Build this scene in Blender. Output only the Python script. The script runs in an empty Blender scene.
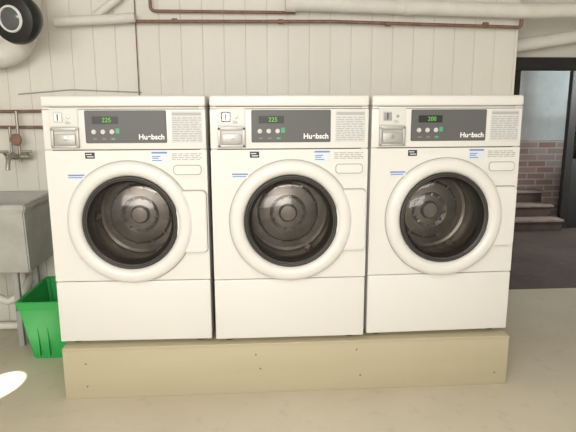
import bpy, bmesh, math, random
from mathutils import Vector, Matrix
random.seed(4)
S=bpy.context.scene
try:
    S.view_settings.view_transform='Standard'
    S.view_settings.look='None'
except Exception: pass

# ---------------------------------------------------------------- materials
def new_mat(name):
    m=bpy.data.materials.new(name); m.use_nodes=True
    nt=m.node_tree
    return m,nt,nt.nodes['Principled BSDF']
def mat(name,col,rough=.5,metal=0.,noise=None,bump=None,emit=None,coat=0):
    """noise=(scale,amount,col2)"""
    m,nt,b=new_mat(name)
    b.inputs['Base Color'].default_value=(*col,1)
    b.inputs['Roughness'].default_value=rough
    b.inputs['Metallic'].default_value=metal
    if coat: b.inputs['Coat Weight'].default_value=coat
    if emit:
        b.inputs['Emission Color'].default_value=(*emit[0],1); b.inputs['Emission Strength'].default_value=emit[1]
    if noise or bump:
        tc=nt.nodes.new('ShaderNodeTexCoord')
    if noise:
        sc,lo,col2=noise[:3]
        mp=nt.nodes.new('ShaderNodeMapping')
        if len(noise)>3: mp.inputs['Scale'].default_value=noise[3]
        nt.links.new(tc.outputs['Object'],mp.inputs[0])
        n=nt.nodes.new('ShaderNodeTexNoise'); n.inputs['Scale'].default_value=sc; n.inputs['Detail'].default_value=6
        n.inputs['Roughness'].default_value=.6
        nt.links.new(mp.outputs[0],n.inputs['Vector'])
        r=nt.nodes.new('ShaderNodeValToRGB')
        r.color_ramp.elements[0].position=.5-lo; r.color_ramp.elements[1].position=.5+lo
        r.color_ramp.elements[0].color=(*col2,1); r.color_ramp.elements[1].color=(*col,1)
        nt.links.new(n.outputs[0],r.inputs[0]); nt.links.new(r.outputs[0],b.inputs['Base Color'])
    if bump:
        n2=nt.nodes.new('ShaderNodeTexNoise'); n2.inputs['Scale'].default_value=bump[0]; n2.inputs['Detail'].default_value=4
        nt.links.new(tc.outputs['Object'],n2.inputs['Vector'])
        bp=nt.nodes.new('ShaderNodeBump'); bp.inputs['Strength'].default_value=bump[1]; bp.inputs['Distance'].default_value=.01
        nt.links.new(n2.outputs[0],bp.inputs['Height']); nt.links.new(bp.outputs[0],b.inputs['Normal'])
    return m
M={}
M['enamel']=mat('white_enamel',(.73,.715,.68),.32)
M['enamel2']=mat('white_plastic',(.66,.65,.62),.4)
M['seam']=mat('dark_seam',(.12,.115,.11),.7)
M['gap']=mat('shade_and_fitting_grey',(.36,.36,.345),.7)  # painted shade round door and drawer; also plain grey of tub legs and conduit
M['panelgrey']=mat('control_panel_grey',(.105,.105,.105),.5)
M['steelbox']=mat('coin_box_steel',(.45,.44,.42),.45,.4)
M['dark']=mat('dark_plastic',(.02,.02,.02),.4)
M['rubber']=mat('black_rubber',(.035,.032,.030),.5)
M['chrome']=mat('chrome',(.55,.53,.5),.25,1)
M['trimring']=mat('inner_trim_steel',(.17,.16,.15),.4,.6)
M['drum']=mat('drum_steel',(.27,.255,.24),.38,.6)
M['drumback']=mat('drum_back_steel',(.40,.375,.35),.33,.6,noise=(9,.2,(.20,.185,.17)))
M['green_led']=mat('green_led',(.1,.4,.05),.5,emit=((.30,.75,.12),.28))
M['btn']=mat('button_white',(.6,.6,.58),.5)
M['btng']=mat('button_green',(.1,.35,.2),.5)
M['label']=mat('label_grey',(.42,.42,.41),.6)
M['labeltxt']=mat('label_text',(.2,.2,.2),.6)
M['blue']=mat('sticker_blue',(.14,.24,.50),.5)
M['sticker']=mat('sticker_white',(.66,.70,.76),.5)
M['paper']=mat('label_backing',(.62,.62,.61),.6)
M['logo']=mat('logo_white',(.85,.85,.85),.5)
M['green']=mat('green_plastic',(.03,.36,.08),.4)
M['pipewhite']=mat('pipe_white_paint',(.82,.80,.74),.6,noise=(7,.3,(.68,.65,.57)),bump=(30,.4))
M['rust']=mat('rusty_copper_pipe',(.30,.17,.12),.55,.2,noise=(25,.2,(.18,.10,.07)))
M['sinkm']=mat('laundry_tub_stone',(.55,.55,.52),.7,noise=(6,.3,(.36,.36,.335)),bump=(20,.3))
M['brass']=mat('old_brass',(.42,.39,.34),.4,.7)
M['black']=mat('black_metal',(.012,.012,.013),.4)
M['lens']=mat('lamp_lens',(.10,.105,.11),.12)
M['beam']=mat('dark_wood_beam',(.022,.018,.016),.7,noise=(6,.2,(.012,.01,.009),(1,1,.1)))
M['woodstep']=mat('old_wood_step',(.11,.07,.055),.8,noise=(9,.25,(.06,.04,.03)))
M['tread']=mat('stone_tread',(.32,.26,.22),.8,noise=(9,.25,(.19,.15,.13)))
M['plaster']=mat('old_plaster',(.68,.70,.70),.85,noise=(4,.25,(.52,.54,.54)),bump=(12,.3))
M['wall_side']=mat('painted_wall',(.78,.76,.70),.8,noise=(3,.3,(.70,.67,.61)))
M['ceil']=mat('ceiling_paint',(.82,.80,.76),.9,noise=(3,.3,(.75,.73,.68)))
M['plinth']=mat('plinth_painted_wood',(.50,.445,.31),.5,noise=(4,.3,(.455,.40,.27),(.3,1,3)),bump=(40,.05))
M['screw']=mat('screw_head',(.20,.16,.12),.5,.3)
M['doorm']=mat('dark_door_paint',(.03,.03,.028),.5)
M['tin']=mat('light_fixture_white',(.8,.8,.8),.4)
M['tube']=mat('fluorescent_tube',(1,1,1),.5,emit=((1,.97,.9),3))

# planks paint
m,nt,b=new_mat('plank_paint'); b.inputs['Roughness'].default_value=.5
tc=nt.nodes.new('ShaderNodeTexCoord'); mp=nt.nodes.new('ShaderNodeMapping'); mp.inputs['Scale'].default_value=(3,3,.5)
nt.links.new(tc.outputs['Object'],mp.inputs[0])
n=nt.nodes.new('ShaderNodeTexNoise'); n.inputs['Scale'].default_value=1.2; n.inputs['Detail'].default_value=4
nt.links.new(mp.outputs[0],n.inputs['Vector'])
r=nt.nodes.new('ShaderNodeValToRGB'); r.color_ramp.elements[0].position=.3; r.color_ramp.elements[1].position=.65
r.color_ramp.elements[0].color=(.76,.735,.66,1); r.color_ramp.elements[1].color=(.80,.775,.705,1)
nt.links.new(n.outputs[0],r.inputs[0]); nt.links.new(r.outputs[0],b.inputs['Base Color'])
M['plank']=m

# floor: painted concrete, stains
def floor_mat(name,c1,c2,c3,sc,rough):
    m,nt,b=new_mat(name); b.inputs['Roughness'].default_value=rough
    tc=nt.nodes.new('ShaderNodeTexCoord')
    n=nt.nodes.new('ShaderNodeTexNoise'); n.inputs['Scale'].default_value=sc; n.inputs['Detail'].default_value=8; n.inputs['Roughness'].default_value=.6
    n2=nt.nodes.new('ShaderNodeTexNoise'); n2.inputs['Scale'].default_value=sc*9; n2.inputs['Detail'].default_value=5
    for k in (n,n2): nt.links.new(tc.outputs['Object'],k.inputs['Vector'])
    r=nt.nodes.new('ShaderNodeValToRGB'); r.color_ramp.elements[0].position=.33; r.color_ramp.elements[1].position=.68
    r.color_ramp.elements[0].color=(*c2,1); r.color_ramp.elements[1].color=(*c1,1)
    r2=nt.nodes.new('ShaderNodeValToRGB'); r2.color_ramp.elements[0].position=.28; r2.color_ramp.elements[1].position=.42
    r2.color_ramp.elements[0].color=(1,1,1,1); r2.color_ramp.elements[1].color=(0,0,0,1)
    mx=nt.nodes.new('ShaderNodeMix'); mx.data_type='RGBA'; mx.inputs[7].default_value=(*c3,1)
    nt.links.new(n.outputs[0],r.inputs[0]); nt.links.new(n2.outputs[0],r2.inputs[0])
    mul=nt.nodes.new('ShaderNodeMath'); mul.operation='MULTIPLY'; mul.inputs[1].default_value=.45
    nt.links.new(r2.outputs[0],mul.inputs[0]); nt.links.new(mul.outputs[0],mx.inputs[0])
    nt.links.new(r.outputs[0],mx.inputs[6]); nt.links.new(mx.outputs[2],b.inputs['Base Color'])
    bp=nt.nodes.new('ShaderNodeBump'); bp.inputs['Strength'].default_value=.08; nt.links.new(n2.outputs[0],bp.inputs['Height']); nt.links.new(bp.outputs[0],b.inputs['Normal'])
    return m
M['floor']=floor_mat('painted_concrete_floor',(.59,.54,.43),(.515,.465,.36),(.43,.38,.285),1.3,.5)
M['floordark']=floor_mat('dark_stone_floor',(.105,.075,.062),(.06,.045,.038),(.19,.15,.13),2.2,.75)

# brick
m,nt,b=new_mat('old_brick'); b.inputs['Roughness'].default_value=.9
tc=nt.nodes.new('ShaderNodeTexCoord'); sp=nt.nodes.new('ShaderNodeSeparateXYZ'); cb=nt.nodes.new('ShaderNodeCombineXYZ')
nt.links.new(tc.outputs['Object'],sp.inputs[0]); nt.links.new(sp.outputs[0],cb.inputs[0]); nt.links.new(sp.outputs[2],cb.inputs[1])
bk=nt.nodes.new('ShaderNodeTexBrick'); bk.inputs['Scale'].default_value=1; bk.inputs['Brick Width'].default_value=.21; bk.inputs['Row Height'].default_value=.07; bk.inputs['Mortar Size'].default_value=.008
bk.inputs['Color1'].default_value=(.40,.24,.20,1); bk.inputs['Color2'].default_value=(.52,.42,.38,1); bk.inputs['Mortar'].default_value=(.58,.55,.53,1)
nt.links.new(cb.outputs[0],bk.inputs['Vector']); nt.links.new(bk.outputs[0],b.inputs['Base Color'])
M['brick']=m

# glass (thin, smoky, reflective)
def glassm(name,tint,ior,rough):
    m=bpy.data.materials.new(name); m.use_nodes=True; nt=m.node_tree; nt.nodes.clear()
    o=nt.nodes.new('ShaderNodeOutputMaterial'); mx=nt.nodes.new('ShaderNodeMixShader'); tr=nt.nodes.new('ShaderNodeBsdfTransparent'); gl=nt.nodes.new('ShaderNodeBsdfGlossy')
    gl.inputs['Roughness'].default_value=rough; tr.inputs[0].default_value=(*tint,1); gl.inputs['Color'].default_value=(.75,.73,.70,1)
    fr=nt.nodes.new('ShaderNodeFresnel'); fr.inputs[0].default_value=ior
    nt.links.new(fr.outputs[0],mx.inputs[0]); nt.links.new(tr.outputs[0],mx.inputs[1]); nt.links.new(gl.outputs[0],mx.inputs[2]); nt.links.new(mx.outputs[0],o.inputs[0])
    M[name]=m
glassm('glass',(.74,.715,.69),1.45,.10)
glassm('glass_clear',(.8,.85,.85),1.5,.05)

# ---------------------------------------------------------------- mesh helpers
def link(me,name,parent=None,loc=(0,0,0),rot=(0,0,0),mats=()):
    o=bpy.data.objects.new(name,me); S.collection.objects.link(o)
    for k in mats: me.materials.append(M[k])
    o.location=loc; o.rotation_euler=rot
    if parent: o.parent=parent
    return o
def empty(name,loc=(0,0,0),rz=0):
    o=bpy.data.objects.new(name,None); S.collection.objects.link(o); o.location=loc; o.rotation_euler=(0,0,rz); o.empty_display_size=.1
    return o
def smooth(me,ang=35):
    for p in me.polygons: p.use_smooth=True
    try: me.set_sharp_from_angle(angle=math.radians(ang))
    except Exception: pass
def add_box(bm,x0,x1,y0,y1,z0,z1,bev=0,seg=2,mi=0):
    t=bmesh.new(); bmesh.ops.create_cube(t,size=1)
    for v in t.verts:
        v.co=Vector(((x0+x1)/2+v.co.x*(x1-x0),(y0+y1)/2+v.co.y*(y1-y0),(z0+z1)/2+v.co.z*(z1-z0)))
    if bev: bmesh.ops.bevel(t,geom=list(t.edges),offset=bev,segments=seg,affect='EDGES',profile=.5)
    for f in t.faces: f.material_index=mi
    me=bpy.data.meshes.new('t'); t.to_mesh(me); t.free()
    bm.from_mesh(me); bpy.data.meshes.remove(me)
def boxes(name,lst,parent=None,mats=('enamel',),loc=(0,0,0),rot=(0,0,0)):
    bm=bmesh.new()
    for b in lst: add_box(bm,*b)
    me=bpy.data.meshes.new(name); bm.to_mesh(me); bm.free(); smooth(me,40)
    return link(me,name,parent,loc,rot,mats)
def box(name,x0,x1,y0,y1,z0,z1,m,bev=0,parent=None,seg=2):
    return boxes(name,[(x0,x1,y0,y1,z0,z1,bev,seg)],parent,(m,))
def lathe(name,prof,m,parent=None,loc=(0,0,0),rot=(0,0,0),n=64,ang=40,sy=1):
    bm=bmesh.new(); rings=[]
    for r,h in prof:
        if r<1e-6: rings.append([bm.verts.new((0,h,0))])
        else: rings.append([bm.verts.new((r*math.cos(2*math.pi*i/n),h,r*math.sin(2*math.pi*i/n))) for i in range(n)])
    for a,b in zip(rings,rings[1:]):
        for i in range(n):
            j=(i+1)%n
            if len(a)==1 and len(b)==1: continue
            if len(a)==1: bm.faces.new((a[0],b[j],b[i]))
            elif len(b)==1: bm.faces.new((a[i],a[j],b[0]))
            else: bm.faces.new((a[i],a[j],b[j],b[i]))
    bmesh.ops.recalc_face_normals(bm,faces=bm.faces)
    me=bpy.data.meshes.new(name); bm.to_mesh(me); bm.free(); smooth(me,ang)
    return link(me,name,parent,loc,rot,(m,))
def pipe(name,pts,r,m,parent=None,bend=0.0,res=6):
    P=[Vector(p) for p in pts]; out=[P[0]]
    for i in range(1,len(P)-1):
        if bend>0:
            a=(P[i-1]-P[i]).normalized()*bend; b=(P[i+1]-P[i]).normalized()*bend
            for k in range(7):
                t=k/6; out.append((P[i]+a)*(1-t)**2+P[i]*2*t*(1-t)+(P[i]+b)*t*t)
        else: out.append(P[i])
    out.append(P[-1])
    cu=bpy.data.curves.new(name,'CURVE'); cu.dimensions='3D'; s=cu.splines.new('POLY'); s.points.add(len(out)-1)
    for q,v in zip(s.points,out): q.co=(*v,1)
    cu.bevel_depth=r; cu.bevel_resolution=res; cu.use_fill_caps=True
    ob=bpy.data.objects.new('tmp',cu); S.collection.objects.link(ob)
    bpy.context.view_layer.update()
    me=bpy.data.meshes.new_from_object(ob.evaluated_get(bpy.context.evaluated_depsgraph_get()))
    bpy.data.objects.remove(ob); bpy.data.curves.remove(cu)
    me.materials.clear(); smooth(me,50)
    return link(me,name,parent,mats=(m,))
def text(name,body,size,loc,m,parent,bold=0):
    cu=bpy.data.curves.new(name,'FONT'); cu.body=body; cu.size=size; cu.extrude=.0004; cu.offset=bold; cu.align_x='CENTER'; cu.align_y='CENTER'
    ob=bpy.data.objects.new('tmp',cu); S.collection.objects.link(ob); bpy.context.view_layer.update()
    me=bpy.data.meshes.new_from_object(ob.evaluated_get(bpy.context.evaluated_depsgraph_get()))
    bpy.data.objects.remove(ob); me.materials.clear()
    return link(me,name,parent,loc,(math.pi/2,0,0),(m,))
def rounded_plate(name,x0,x1,z0,z1,y0,y1,rad,m,parent,n=8):
    bm=bmesh.new(); pts=[]
    for cx,cz,a0 in ((x1-rad,z1-rad,0),(x0+rad,z1-rad,90),(x0+rad,z0+rad,180),(x1-rad,z0+rad,270)):
        for i in range(n+1):
            a=math.radians(a0+90*i/n); pts.append((cx+rad*math.cos(a),cz+rad*math.sin(a)))
    f=[bm.verts.new((x,y0,z)) for x,z in pts]; bk=[bm.verts.new((x,y1,z)) for x,z in pts]
    bm.faces.new(f); bm.faces.new(bk[::-1])
    for i in range(len(f)):
        j=(i+1)%len(f); bm.faces.new((f[i],bk[i],bk[j],f[j]))
    bmesh.ops.recalc_face_normals(bm,faces=bm.faces)
    bmesh.ops.bevel(bm,geom=[e for e in bm.edges if all(abs(v.co.y-y0)<1e-6 for v in e.verts)],offset=min(.004,abs(y1-y0)*.45),segments=2,affect='EDGES')
    me=bpy.data.meshes.new(name); bm.to_mesh(me); bm.free(); smooth(me,40)
    return link(me,name,parent,mats=(m,))

# ---------------------------------------------------------------- washing machine
W=.683; H=1.095
def ring_panel(name,x0,x1,z0,z1,y,cx,cz,r,m,parent,th=.012):
    bm=bmesh.new(); n=96; out=[];inn=[]
    for i in range(n):
        a=2*math.pi*i/n; c,s=math.cos(a),math.sin(a)
        k=min(((x1-cx)/c if c>1e-9 else (x0-cx)/c if c<-1e-9 else 1e9),((z1-cz)/s if s>1e-9 else (z0-cz)/s if s<-1e-9 else 1e9))
        out.append((cx+c*k,cz+s*k)); inn.append((cx+r*c,cz+r*s))
    for X,Z in((x0,z0),(x1,z0),(x0,z1),(x1,z1)):
        i=min(range(n),key=lambda q:(out[q][0]-X)**2+(out[q][1]-Z)**2); out[i]=(X,Z)
    A=[bm.verts.new((x,y,z)) for x,z in out]; B=[bm.verts.new((x,y,z)) for x,z in inn]
    C=[bm.verts.new((x,y+th,z)) for x,z in out]; D=[bm.verts.new((x,y+.05,z)) for x,z in inn]
    for i in range(n):
        j=(i+1)%n
        bm.faces.new((A[i],A[j],B[j],B[i])); bm.faces.new((A[j],A[i],C[i],C[j])); bm.faces.new((B[i],B[j],D[j],D[i]))
    bmesh.ops.recalc_face_normals(bm,faces=bm.faces)
    me=bpy.data.meshes.new(name); bm.to_mesh(me); bm.free(); smooth(me,30)
    return link(me,name,parent,mats=(m,))
def washer(x0,s,a,zb,digits):
    R=empty('washing_machine',(x0,s,zb),a)
    dep=.66; i=.004
    boxes('cabinet',[(i,.03,.012,dep,0.0,1.05,.003),(W-.03,W-i,.012,dep,0.0,1.05,.003),(i,W-i,dep-.02,dep,0,1.05,.003),
                     (i,W-i,.02,dep,0,.02,.002),(i,W-i,.5,.52,.02,1.05)],R,('enamel',))
    boxes('seam_backing',[(.012,W-.012,.014,.03,.278,.30),(.012,W-.012,.014,.03,.855,.885),(.012,W-.012,.014,.03,1.03,1.06)],R,('seam',))
    box('top_lid',0,W,-.006,dep,1.049,H,'enamel',.010,R,3)
    box('lid_trim',.002,W-.002,-.001,.04,1.040,1.0465,'enamel',.002,R)
    box('kick_panel',.001,W-.001,0,.03,.004,.285,'enamel',.006,R,3)
    ring_panel('front_panel',.001,W-.001,.289,.866,.002,.345,.551,.222,'enamel',R)
    box('control_fascia',.001,W-.001,.001,.03,.870,1.038,'enamel',.004,R,3)
    rounded_plate('control_plate',.176,.517,.897,1.034,-.003,.004,.006,'panelgrey',R)
    rounded_plate('display_window',.205,.318,.975,1.012,-.0045,.002,.003,'dark',R)
    text('display_digits',digits,.026,(.268,-.0052,.993),'green_led',R,.0001)
    for k,x in enumerate((.200,.238,.276,)):
        lathe('cycle_button_%d'%k,[(0,-.006),(.009,-.006),(.0105,-.003),(.0105,0)],'btn',R,(x+.012,0,.945),n=20)
    for k,x in enumerate((.205,.243,.281)):
        rounded_plate('cycle_key_%d'%k,x,x+.022,.908,.922,-.0045,.002,.003,'btng' if k==2 else 'labeltxt',R,4)
    rounded_plate('start_key',.300,.322,.935,.962,-.0045,.002,.004,'btng',R,4)
    text('brand_lettering','Huebsch',.031,(.453,-.0038,.922),'logo',R,.0008)
    boxes('instruction_label',[(.537,.667,-.0005,.004,.897,1.032)],R,('paper',))
    L=[(.541,.663,-.0011,.001,1.012,1.024)]
    z=1.004
    while z>.905:
        x=.541
        while x<.655:
            w=random.uniform(.012,.036); L.append((x,min(x+w,.663),-.0011,.001,z-.0045,z)); x+=w+.005
        z-=.0095
    boxes('instruction_print',L,R,('label',))
    # coin slot box
    rounded_plate('coin_box_plate',.030,.152,.966,1.040,-.006,.004,.004,'enamel2',R)
    rounded_plate('coin_slot_bezel',.050,.088,.985,1.026,-.010,.0,.004,'chrome',R)
    box('coin_slot',.066,.071,-.0108,-.008,.992,1.019,'dark',0,R)
    lathe('coin_reject_button',[(0,-.014),(.006,-.013),(.007,-.005)],'chrome',R,(.112,0,1.006),n=20)
    text('coin_price','25c',.016,(.108,-.0065,.983),'labeltxt',R)
    boxes('coin_return_cup',[(.034,.150,-.012,.004,.878,.888,.002),(.034,.046,-.012,.004,.878,.962,.002),(.138,.150,-.012,.004,.878,.962,.002),
        (.034,.150,-.012,.004,.950,.964,.002),(.044,.140,-.002,.004,.885,.955)],R,('steelbox',))
    box('coin_return_flap',.050,.134,-.0075,-.002,.890,.935,'steelbox',.003,R)
    lathe('coin_lock',[(0,-.011),(.009,-.010),(.010,-.002)],'chrome',R,(.092,0,.918),n=20)
    boxes('brand_badge',[(.168,.208,0,.004,.832,.858)],R,('dark',))
    boxes('badge_print',[(.172,.196,-.0006,.002,.848,.852),(.176,.204,-.0006,.002,.838,.842)],R,('sticker',))
    boxes('energy_sticker',[(.445,.517,0,.004,.812,.862)],R,('sticker',))
    boxes('energy_print',[(.448,.514,-.0006,.002,.852,.859),(.450,.485,-.0006,.002,.838,.842),(.450,.478,-.0006,.002,.830,.834),(.450,.490,-.0006,.002,.820,.824)],R,('blue',))
    boxes('notice_sticker',[(.088,.160,0,.004,.742,.768)],R,('sticker',))
    boxes('notice_print',[(.090,.158,-.0006,.002,.758,.764),(.092,.150,-.0006,.002,.749,.753)],R,('blue',))
    L=[]
    for z in (.852,.844,.836,.828):
        x=.534
        while x<.655:
            w=random.uniform(.014,.03); L.append((x,min(x+w,.662),.0008,.004,z-.004,z)); x+=w+.005
    boxes('detergent_print',L,R,('label',))
    rounded_plate('drawer_shade',.5265,.6715,.7465,.8195,.0005,.01,.0135,'gap',R)  # larger grey plate, shade painted round the drawer
    rounded_plate('dispenser_drawer',.529,.669,.749,.817,-.005,.01,.012,'enamel',R)
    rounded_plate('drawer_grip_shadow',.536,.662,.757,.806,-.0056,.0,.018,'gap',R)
    rounded_plate('drawer_grip',.5385,.6595,.7595,.8035,-.0085,.0,.0165,'enamel',R)
    # door
    D=empty('door',(.345,0,.551)); D.parent=R
    lathe('door_shadow_gap',[(.2735,.003),(.2735,.0004),(.262,.0004)],'gap',D,n=96)  # thin shadow line round the door, put in as grey colour
    lathe('door_ring',[(.270,.002),(.2695,-.012),(.264,-.022),(.252,-.028),(.234,-.031),(.220,-.027),(.211,-.018),(.206,-.006),(.204,.01)],'enamel',D,n=96,ang=60)
    rounded_plate('handle_plate_shade',.20,.3335,-.139,.143,.0002,.004,.02,'gap',D)  # grey plate painting the shade outline of the handle
    rounded_plate('door_handle_plate',.20,.330,-.134,.138,-.018,.004,.02,'enamel',D)
    lathe('door_gasket',[(.206,-.012),(.202,-.018),(.196,-.018),(.191,-.012),(.187,.004),(.184,.03),(.195,.06)],'rubber',D,n=96,ang=60)
    lathe('door_inner_trim',[(.193,-.012),(.190,-.0145),(.187,-.012),(.186,.01)],'trimring',D,n=96,ang=60)
    lathe('door_glass_bowl',[(.187,-.006),(.174,-.014),(.15,-.024),(.11,-.034),(.06,-.041),(0,-.043)],'glass',D,n=96,ang=80)
    lathe('door_inner_bowl',[(.186,.004),(.182,.02),(.178,.04),(.172,.044),(.170,.036)],'trimring',D,n=64,ang=60)
    lathe('drum',[(.196,.045),(.215,.065),(.222,.08),(.222,.21),(.215,.23)],'drum',D,n=64,ang=30)
    lathe('drum_back',[(.222,.23),(.198,.222),(.186,.208),(.174,.216),(.146,.216),(.134,.198),(.088,.192),(.072,.204),(.045,.200),(.035,.178),(0,.174)],'drumback',D,n=64,ang=30)
    L=bmesh.new()
    for k in range(3):
        t=bmesh.new(); bmesh.ops.create_cone(t,cap_ends=True,segments=4,radius1=.045,radius2=.022,depth=.05)
        me=bpy.data.meshes.new('t')
        bmesh.ops.scale(t,vec=(.8,2.4,1),verts=t.verts)
        bmesh.ops.transform(t,matrix=Matrix.Rotation(math.radians(90+120*k),4,'Y')@Matrix.Translation((0,.145,-.204)),verts=t.verts)
        t.to_mesh(me); t.free(); L.from_mesh(me); bpy.data.meshes.remove(me)
    for k in range(12):
        t=bmesh.new(); bmesh.ops.create_cone(t,cap_ends=True,segments=6,radius1=.009,radius2=.005,depth=.08)
        bmesh.ops.transform(t,matrix=Matrix.Rotation(math.radians(30*k+10),4,'Y')@Matrix.Translation((0,.202,.110)),verts=t.verts)
        me=bpy.data.meshes.new('t'); t.to_mesh(me); t.free(); L.from_mesh(me); bpy.data.meshes.remove(me)
    me=bpy.data.meshes.new('drum_lifters'); L.to_mesh(me); L.free(); link(me,'drum_lifters',D,mats=('drumback',))
    for k,(fx,fy) in enumerate(((.06,.07),(W-.06,.07),(.06,dep-.07),(W-.06,dep-.07))):
        lathe('foot_%d'%k,[(0,-.02),(.022,-.02),(.022,-.012),(.010,-.010),(.010,.004),(0,.004)],'dark',R,(fx,fy,0),(math.pi/2,0,0),n=20)
    return R
ZB=.246+.02
washer(-1.041,.021,-.020,ZB,'225')
washer(-.3415,-.003,0,ZB,'225')
washer(.3565,.014,.023,ZB,'200')

# ---------------------------------------------------------------- plinth
PL=empty('wooden_plinth')
box('front_board',-1.030,1.040,-.004,.014,0,.234,'plinth',.002,PL)
box('top_board',-1.030,1.040,-.006,.74,.234,.246,'plinth',.0015,PL)
boxes('side_boards',[(-1.030,-1.012,.014,.74,0,.234,.001),(1.022,1.040,.014,.74,0,.234,.001),(-.34,-.32,.014,.74,0,.234,.001),(.34,.36,.014,.74,0,.234,.001),(-1.0,1.02,.722,.74,0,.234)],PL,('plinth',))
for k,(x,z) in enumerate(((-.93,.17),(-.93,.06),(-.16,.19),(-.14,.12),(.31,.20),(.33,.07),(.98,.06))):
    lathe('screw_%d'%k,[(0,-.0055),(.0035,-.005),(.0045,-.004)],'screw',PL,(x,0,z),n=16)

# ---------------------------------------------------------------- room
XL=-2.35; XR=2.75
boxes('floor',[(XL,XR,-4.2,1.36,-.1,0)],None,('floor',))
boxes('floor.001',[(1.2,4.6,1.36,4.2,-.1,0)],None,('floordark',))
L=[(XL,1.45,1.004,1.12,0,2.3)]
x=-.063
while x>XL: x-=.1245
while x<1.45:
    L.append((max(x,XL)+.0006,min(x+.1245,1.45)-.0006,1.0,1.02,0,2.3,.002,1)); x+=.1245
boxes('wall_back',L,None,('plank',))
box('wall_return',1.36,1.45,1.12,1.5,0,2.3,'plank')
boxes('wall_divider',[(1.45,XR,1.38,1.5,1.63,2.3)],None,('wall_side',))
boxes('trim_doorway',[(1.45,1.66,1.36,1.5,0,1.63,.003),(1.45,XR,1.35,1.5,1.55,1.63,.003)],None,('beam',))
box('wall_left',XL-.1,XL,-4.2,1.12,0,2.3,'wall_side')
box('wall_right',XR,XR+.1,-4.2,1.5,0,2.3,'wall_side')
box('ceiling',XL-.1,4.7,-4.2,4.3,2.3,2.4,'ceil')
boxes('wall_far',[(1.2,4.6,3.7,3.85,.92,2.3,)],None,('plaster',))
boxes('wall_far_brick',[(1.2,4.6,3.69,3.85,0,.925)],None,('brick',))
box('wall_passage',1.1,1.2,1.5,3.85,0,2.3,'plaster')
box('wall_passage_right',4.6,4.7,1.36,3.85,0,2.3,'plaster')
ST=empty('stone_steps')
boxes('risers',[(2.3,3.12,3.20,3.69,0,.10,.004),(2.3,3.08,3.36,3.69,.12,.23,.004),(2.3,3.04,3.52,3.69,.25,.36,.004)],ST,('woodstep',))
boxes('treads',[(2.3,3.13,3.18,3.69,.10,.125,.004),(2.3,3.09,3.34,3.69,.23,.255,.004),(2.3,3.05,3.50,3.69,.36,.385,.004)],ST,('tread',))
DR=empty('door_1',(3.15,3.3,0),math.radians(12))
boxes('door_frame',[(0,.09,0,.05,.0,1.95,.003),(.75,.85,0,.05,.0,1.95,.003),(.09,.75,0,.05,.0,.75,.003),(.09,.75,0,.05,1.85,1.95,.003),(.09,.75,.01,.04,1.25,1.29)],DR,('doorm',))
boxes('door_pane',[(.09,.75,.02,.026,.75,1.85)],DR,('glass_clear',))

# ---------------------------------------------------------------- overhead pipes
OP=empty('overhead_pipes')
pipe('insulated_run',[(.05,.9,1.885),(1.40,.9,1.852),(2.74,.9,1.875)],.043,'pipewhite',OP)
pipe('insulated_collar',[(.04,.9,1.886),(.10,.9,1.884)],.050,'pipewhite',OP)
pipe('insulated_collar_2',[(.72,.9,1.868),(.76,.9,1.867)],.048,'pipewhite',OP)
pipe('insulated_branch_run',[(1.42,1.22,1.67),(2.74,1.22,1.87)],.042,'pipewhite',OP)
pipe('copper_run',[(-.88,.93,1.782),(.3,.93,1.79),(1.43,.93,1.765),(1.43,.93,1.81)],.010,'rust',OP,.02)
for k,x in enumerate((-.6,.0,.62,1.2)): pipe('clip_%d'%k,[(x,.93,1.787-.008*(x>.6)),(x+.03,.93,1.787-.008*(x>.6))],.014,'rust',OP)
pipe('copper_upper_run',[(-.72,.95,2.29),(-.72,.95,1.842),(.10,.95,1.84)],.009,'rust',OP,.03)
pipe('left_insulated_run',[(-1.235,.90,1.775),(-.92,.90,1.79),(-.80,.90,1.80)],.027,'pipewhite',OP,.03)
pipe('left_branch',[(-1.05,.93,1.79),(-.86,.93,1.93),(-.80,.93,2.29)],.022,'pipewhite',OP,.05)
EL=empty('flue_duct')
pipe('duct',[(-2.2,.85,1.56),(-1.43,.85,1.60),(-1.36,.85,1.82),(-1.36,.85,2.29)],.075,'pipewhite',EL,.10)
pipe('duct_band',[(-1.56,.85,1.592),(-1.53,.85,1.594)],.080,'pipewhite',EL)
CP=empty('wall_lamp')
lr=(math.radians(10),0,math.radians(-16)); lc=(-1.31,.52,1.735)
lathe('housing',[(0,-.02),(.06,-.022),(.085,-.022),(.112,-.012),(.122,.01),(.124,.035),(.10,.09),(.05,.12),(0,.125)],'black',CP,lc,lr,n=48)
lathe('lens_ring',[(.052,-.022),(.055,-.031),(.060,-.031),(.064,-.022)],'tin',CP,lc,lr,n=48)
lathe('lens',[(0,-.034),(.03,-.032),(.05,-.027),(.056,-.020)],'lens',CP,lc,lr,n=48)
pipe('bracket',[(-1.28,.62,1.76),(-1.28,.70,1.90),(-1.28,.70,2.30)],.012,'black',CP,.03)
CB=empty('wall_cable')
pipe('vertical_cable',[(-.815,.992,2.29),(-.815,.992,1.30)],.003,'rust',CB)
pipe('horizontal_conduit',[(-1.50,.985,1.385),(-1.2,.985,1.41),(-.8,.985,1.395)],.003,'gap',CB)
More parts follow.
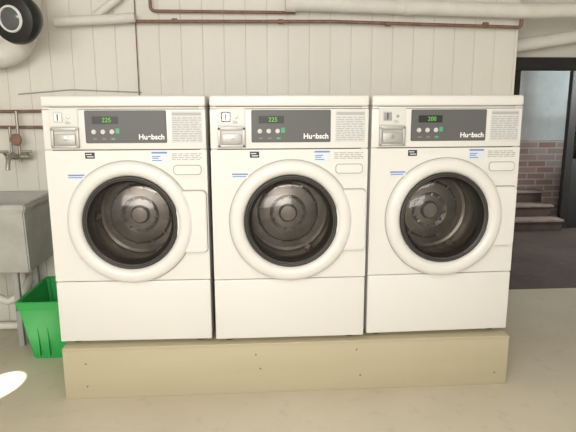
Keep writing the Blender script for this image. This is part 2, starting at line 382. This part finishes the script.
# water pipes + faucet
WP=empty('wall_faucet')
pipe('upper_run',[(-2.33,.95,1.285),(-1.10,.95,1.29)],.009,'rust',WP)
pipe('lower_run',[(-2.33,.95,1.205),(-1.10,.95,1.195)],.009,'rust',WP)
pipe('drop',[(-1.50,.93,1.29),(-1.50,.93,1.0)],.009,'brass',WP)
pipe('drop_2',[(-1.545,.93,1.20),(-1.545,.93,1.02)],.008,'brass',WP)
lathe('valve_wheel',[(0,-.01),(.03,-.008),(.034,0),(.03,.008),(0,.01)],'rust',WP,(-1.50,.89,1.13),n=24)
pipe('body',[(-1.58,.93,1.03),(-1.44,.93,1.03)],.016,'brass',WP)
pipe('wall_mount',[(-1.51,.93,1.03),(-1.51,1.0,1.03)],.014,'brass',WP)
pipe('spout',[(-1.51,.93,1.03),(-1.51,.84,1.055),(-1.51,.78,1.02),(-1.51,.77,.97)],.012,'brass',WP,.03)
for k,x in enumerate((-1.575,-1.445)):
    pipe('handle_stem_%d'%k,[(x,.93,1.03),(x,.89,1.06)],.008,'brass',WP)
    pipe('handle_%d'%k,[(x-.028,.885,1.062),(x+.028,.885,1.062)],.008,'brass',WP)

# ---------------------------------------------------------------- laundry tub
TB=empty('laundry_sink')
def tub():
    bm=bmesh.new()
    def loop(x0,x1,y0,y1,z): return [bm.verts.new(v) for v in((x0,y0,z),(x1,y0,z),(x1,y1,z),(x0,y1,z))]
    A=loop(-1.98,-1.36,.56,.95,.44); B=loop(-2.02,-1.33,.47,.97,.79); B2=loop(-2.035,-1.315,.455,.975,.795); C=loop(-2.035,-1.315,.455,.975,.825)
    D=loop(-1.995,-1.355,.495,.935,.825); E=loop(-1.95,-1.41,.59,.91,.50)
    for a,b in((A,B),(B,B2),(B2,C),(C,D),(D,E)):
        for i in range(4): bm.faces.new((a[i],a[(i+1)%4],b[(i+1)%4],b[i]))
    bm.faces.new(A[::-1]); bm.faces.new(E)
    bmesh.ops.recalc_face_normals(bm,faces=bm.faces)
    bmesh.ops.bevel(bm,geom=list(bm.edges),offset=.007,segments=2,affect='EDGES')
    me=bpy.data.meshes.new('basin'); bm.to_mesh(me); bm.free(); smooth(me,40); link(me,'basin',TB,mats=('sinkm',))
tub()
for k,(x,y) in enumerate(((-1.92,.62),(-1.46,.62),(-1.92,.90),(-1.46,.90))):
    boxes('leg_%d'%k,[(x-.015,x+.015,y-.015,y+.015,0,.45,.003)],TB,('gap',))
DP=empty('drain_pipe')
pipe('trap',[(-1.66,.75,.445),(-1.66,.75,.26),(-1.58,.78,.20),(-1.50,.82,.26),(-1.50,.90,.30),(-1.50,.99,.30)],.022,'pipewhite',DP,.03)
pipe('stack',[(-1.56,.93,.0),(-1.56,.93,.38)],.03,'pipewhite',DP)
pipe('floor_run',[(-2.2,.85,.03),(-1.5,.85,.03),(-1.2,.93,.03)],.022,'pipewhite',DP,.03)

# ---------------------------------------------------------------- recycling bin
BN=empty('recycling_bin')
def bin_():
    bm=bmesh.new()
    def loop(x0,x1,y0,y1,z): return [bm.verts.new(v) for v in((x0,y0,z),(x1,y0,z),(x1,y1,z),(x0,y1,z))]
    def sh(d,z): return loop(-1.385+d,-1.065-d*.3,.40+d,.85-d,z)
    seq=[sh(.045,0),sh(.006,.285),sh(-.004,.288),sh(-.006,.325),sh(0,.33),sh(.010,.325),sh(.014,.28),sh(.050,.012)]
    for a,b in zip(seq,seq[1:]):
        for i in range(4): bm.faces.new((a[i],a[(i+1)%4],b[(i+1)%4],b[i]))
    bm.faces.new(seq[0][::-1]); bm.faces.new(seq[-1])
    bmesh.ops.recalc_face_normals(bm,faces=bm.faces)
    es=[e for e in bm.edges if abs(e.verts[0].co.z-e.verts[1].co.z)>.02]
    bmesh.ops.bevel(bm,geom=es,offset=.016,segments=3,affect='EDGES')
    me=bpy.data.meshes.new('shell'); bm.to_mesh(me); bm.free(); smooth(me,40); link(me,'shell',BN,mats=('green',))
bin_()
L=[(x,x+.008,.420,.450,.02,.285,.002) for x in (-1.30,-1.25,-1.15,-1.10)]
boxes('ribs',L,BN,('green',))

# ---------------------------------------------------------------- ceiling light fixture
LF=empty('ceiling_light')
box('tray',-.8,.8,-1.7,-1.5,2.24,2.30,'tin',.005,LF)
for k,d in enumerate((-.05,.05)): pipe('tube_%d'%k,[(-.75,-1.6+d,2.225),(.75,-1.6+d,2.225)],.014,'tube',LF)

# ---------------------------------------------------------------- lights
def area(name,loc,tgt,sx,sy,e,col):
    l=bpy.data.lights.new(name,'AREA'); l.shape='RECTANGLE'; l.size=sx; l.size_y=sy; l.energy=e; l.color=col
    o=bpy.data.objects.new(name,l); S.collection.objects.link(o); o.location=loc
    o.rotation_euler=(Vector(tgt)-Vector(loc)).to_track_quat('-Z','Y').to_euler(); return o
area('window_light',(-.9,-4.0,1.75),(0,1,1.1),2.4,1.0,92,(1,.975,.93))
area('fluorescent_light',(0,-1.6,2.19),(0,-1.2,0),1.5,.2,14,(1,.96,.89))
area('passage_light',(4.2,2.4,1.9),(3.0,3.7,.8),.6,.8,34,(.98,.99,1))
sp=bpy.data.lights.new('sunbeam','SPOT'); sp.energy=4200; sp.spot_size=math.radians(3.3); sp.spot_blend=.25; sp.color=(1,.95,.85); sp.shadow_soft_size=.01
o=bpy.data.objects.new('sunbeam',sp); S.collection.objects.link(o); o.location=(-2.2,-2.6,2.1)
o.rotation_euler=(Vector((-1.40,.13,0))-Vector(o.location)).to_track_quat('-Z','Y').to_euler()
w=bpy.data.worlds.new('world'); S.world=w; w.use_nodes=True
w.node_tree.nodes['Background'].inputs[0].default_value=(1,.98,.94,1); w.node_tree.nodes['Background'].inputs[1].default_value=.70

# ---------------------------------------------------------------- camera
yaw,pit,rol=.0676,.1948,-.0024
f=Vector((math.sin(yaw)*math.cos(pit),math.cos(yaw)*math.cos(pit),-math.sin(pit)))
r=Vector((math.cos(yaw),-math.sin(yaw),0)); u=r.cross(f)
r2=r*math.cos(rol)+u*math.sin(rol); u2=-r*math.sin(rol)+u*math.cos(rol)
cam=bpy.data.cameras.new('camera'); co=bpy.data.objects.new('camera',cam); S.collection.objects.link(co)
cam.sensor_width=36; cam.lens=563.67*36/576; cam.clip_start=.05
mt=Matrix((r2,u2,-f)).transposed().to_4x4(); mt.translation=Vector((-.1746,-2.4375,1.3213)); co.matrix_world=mt
S.camera=co
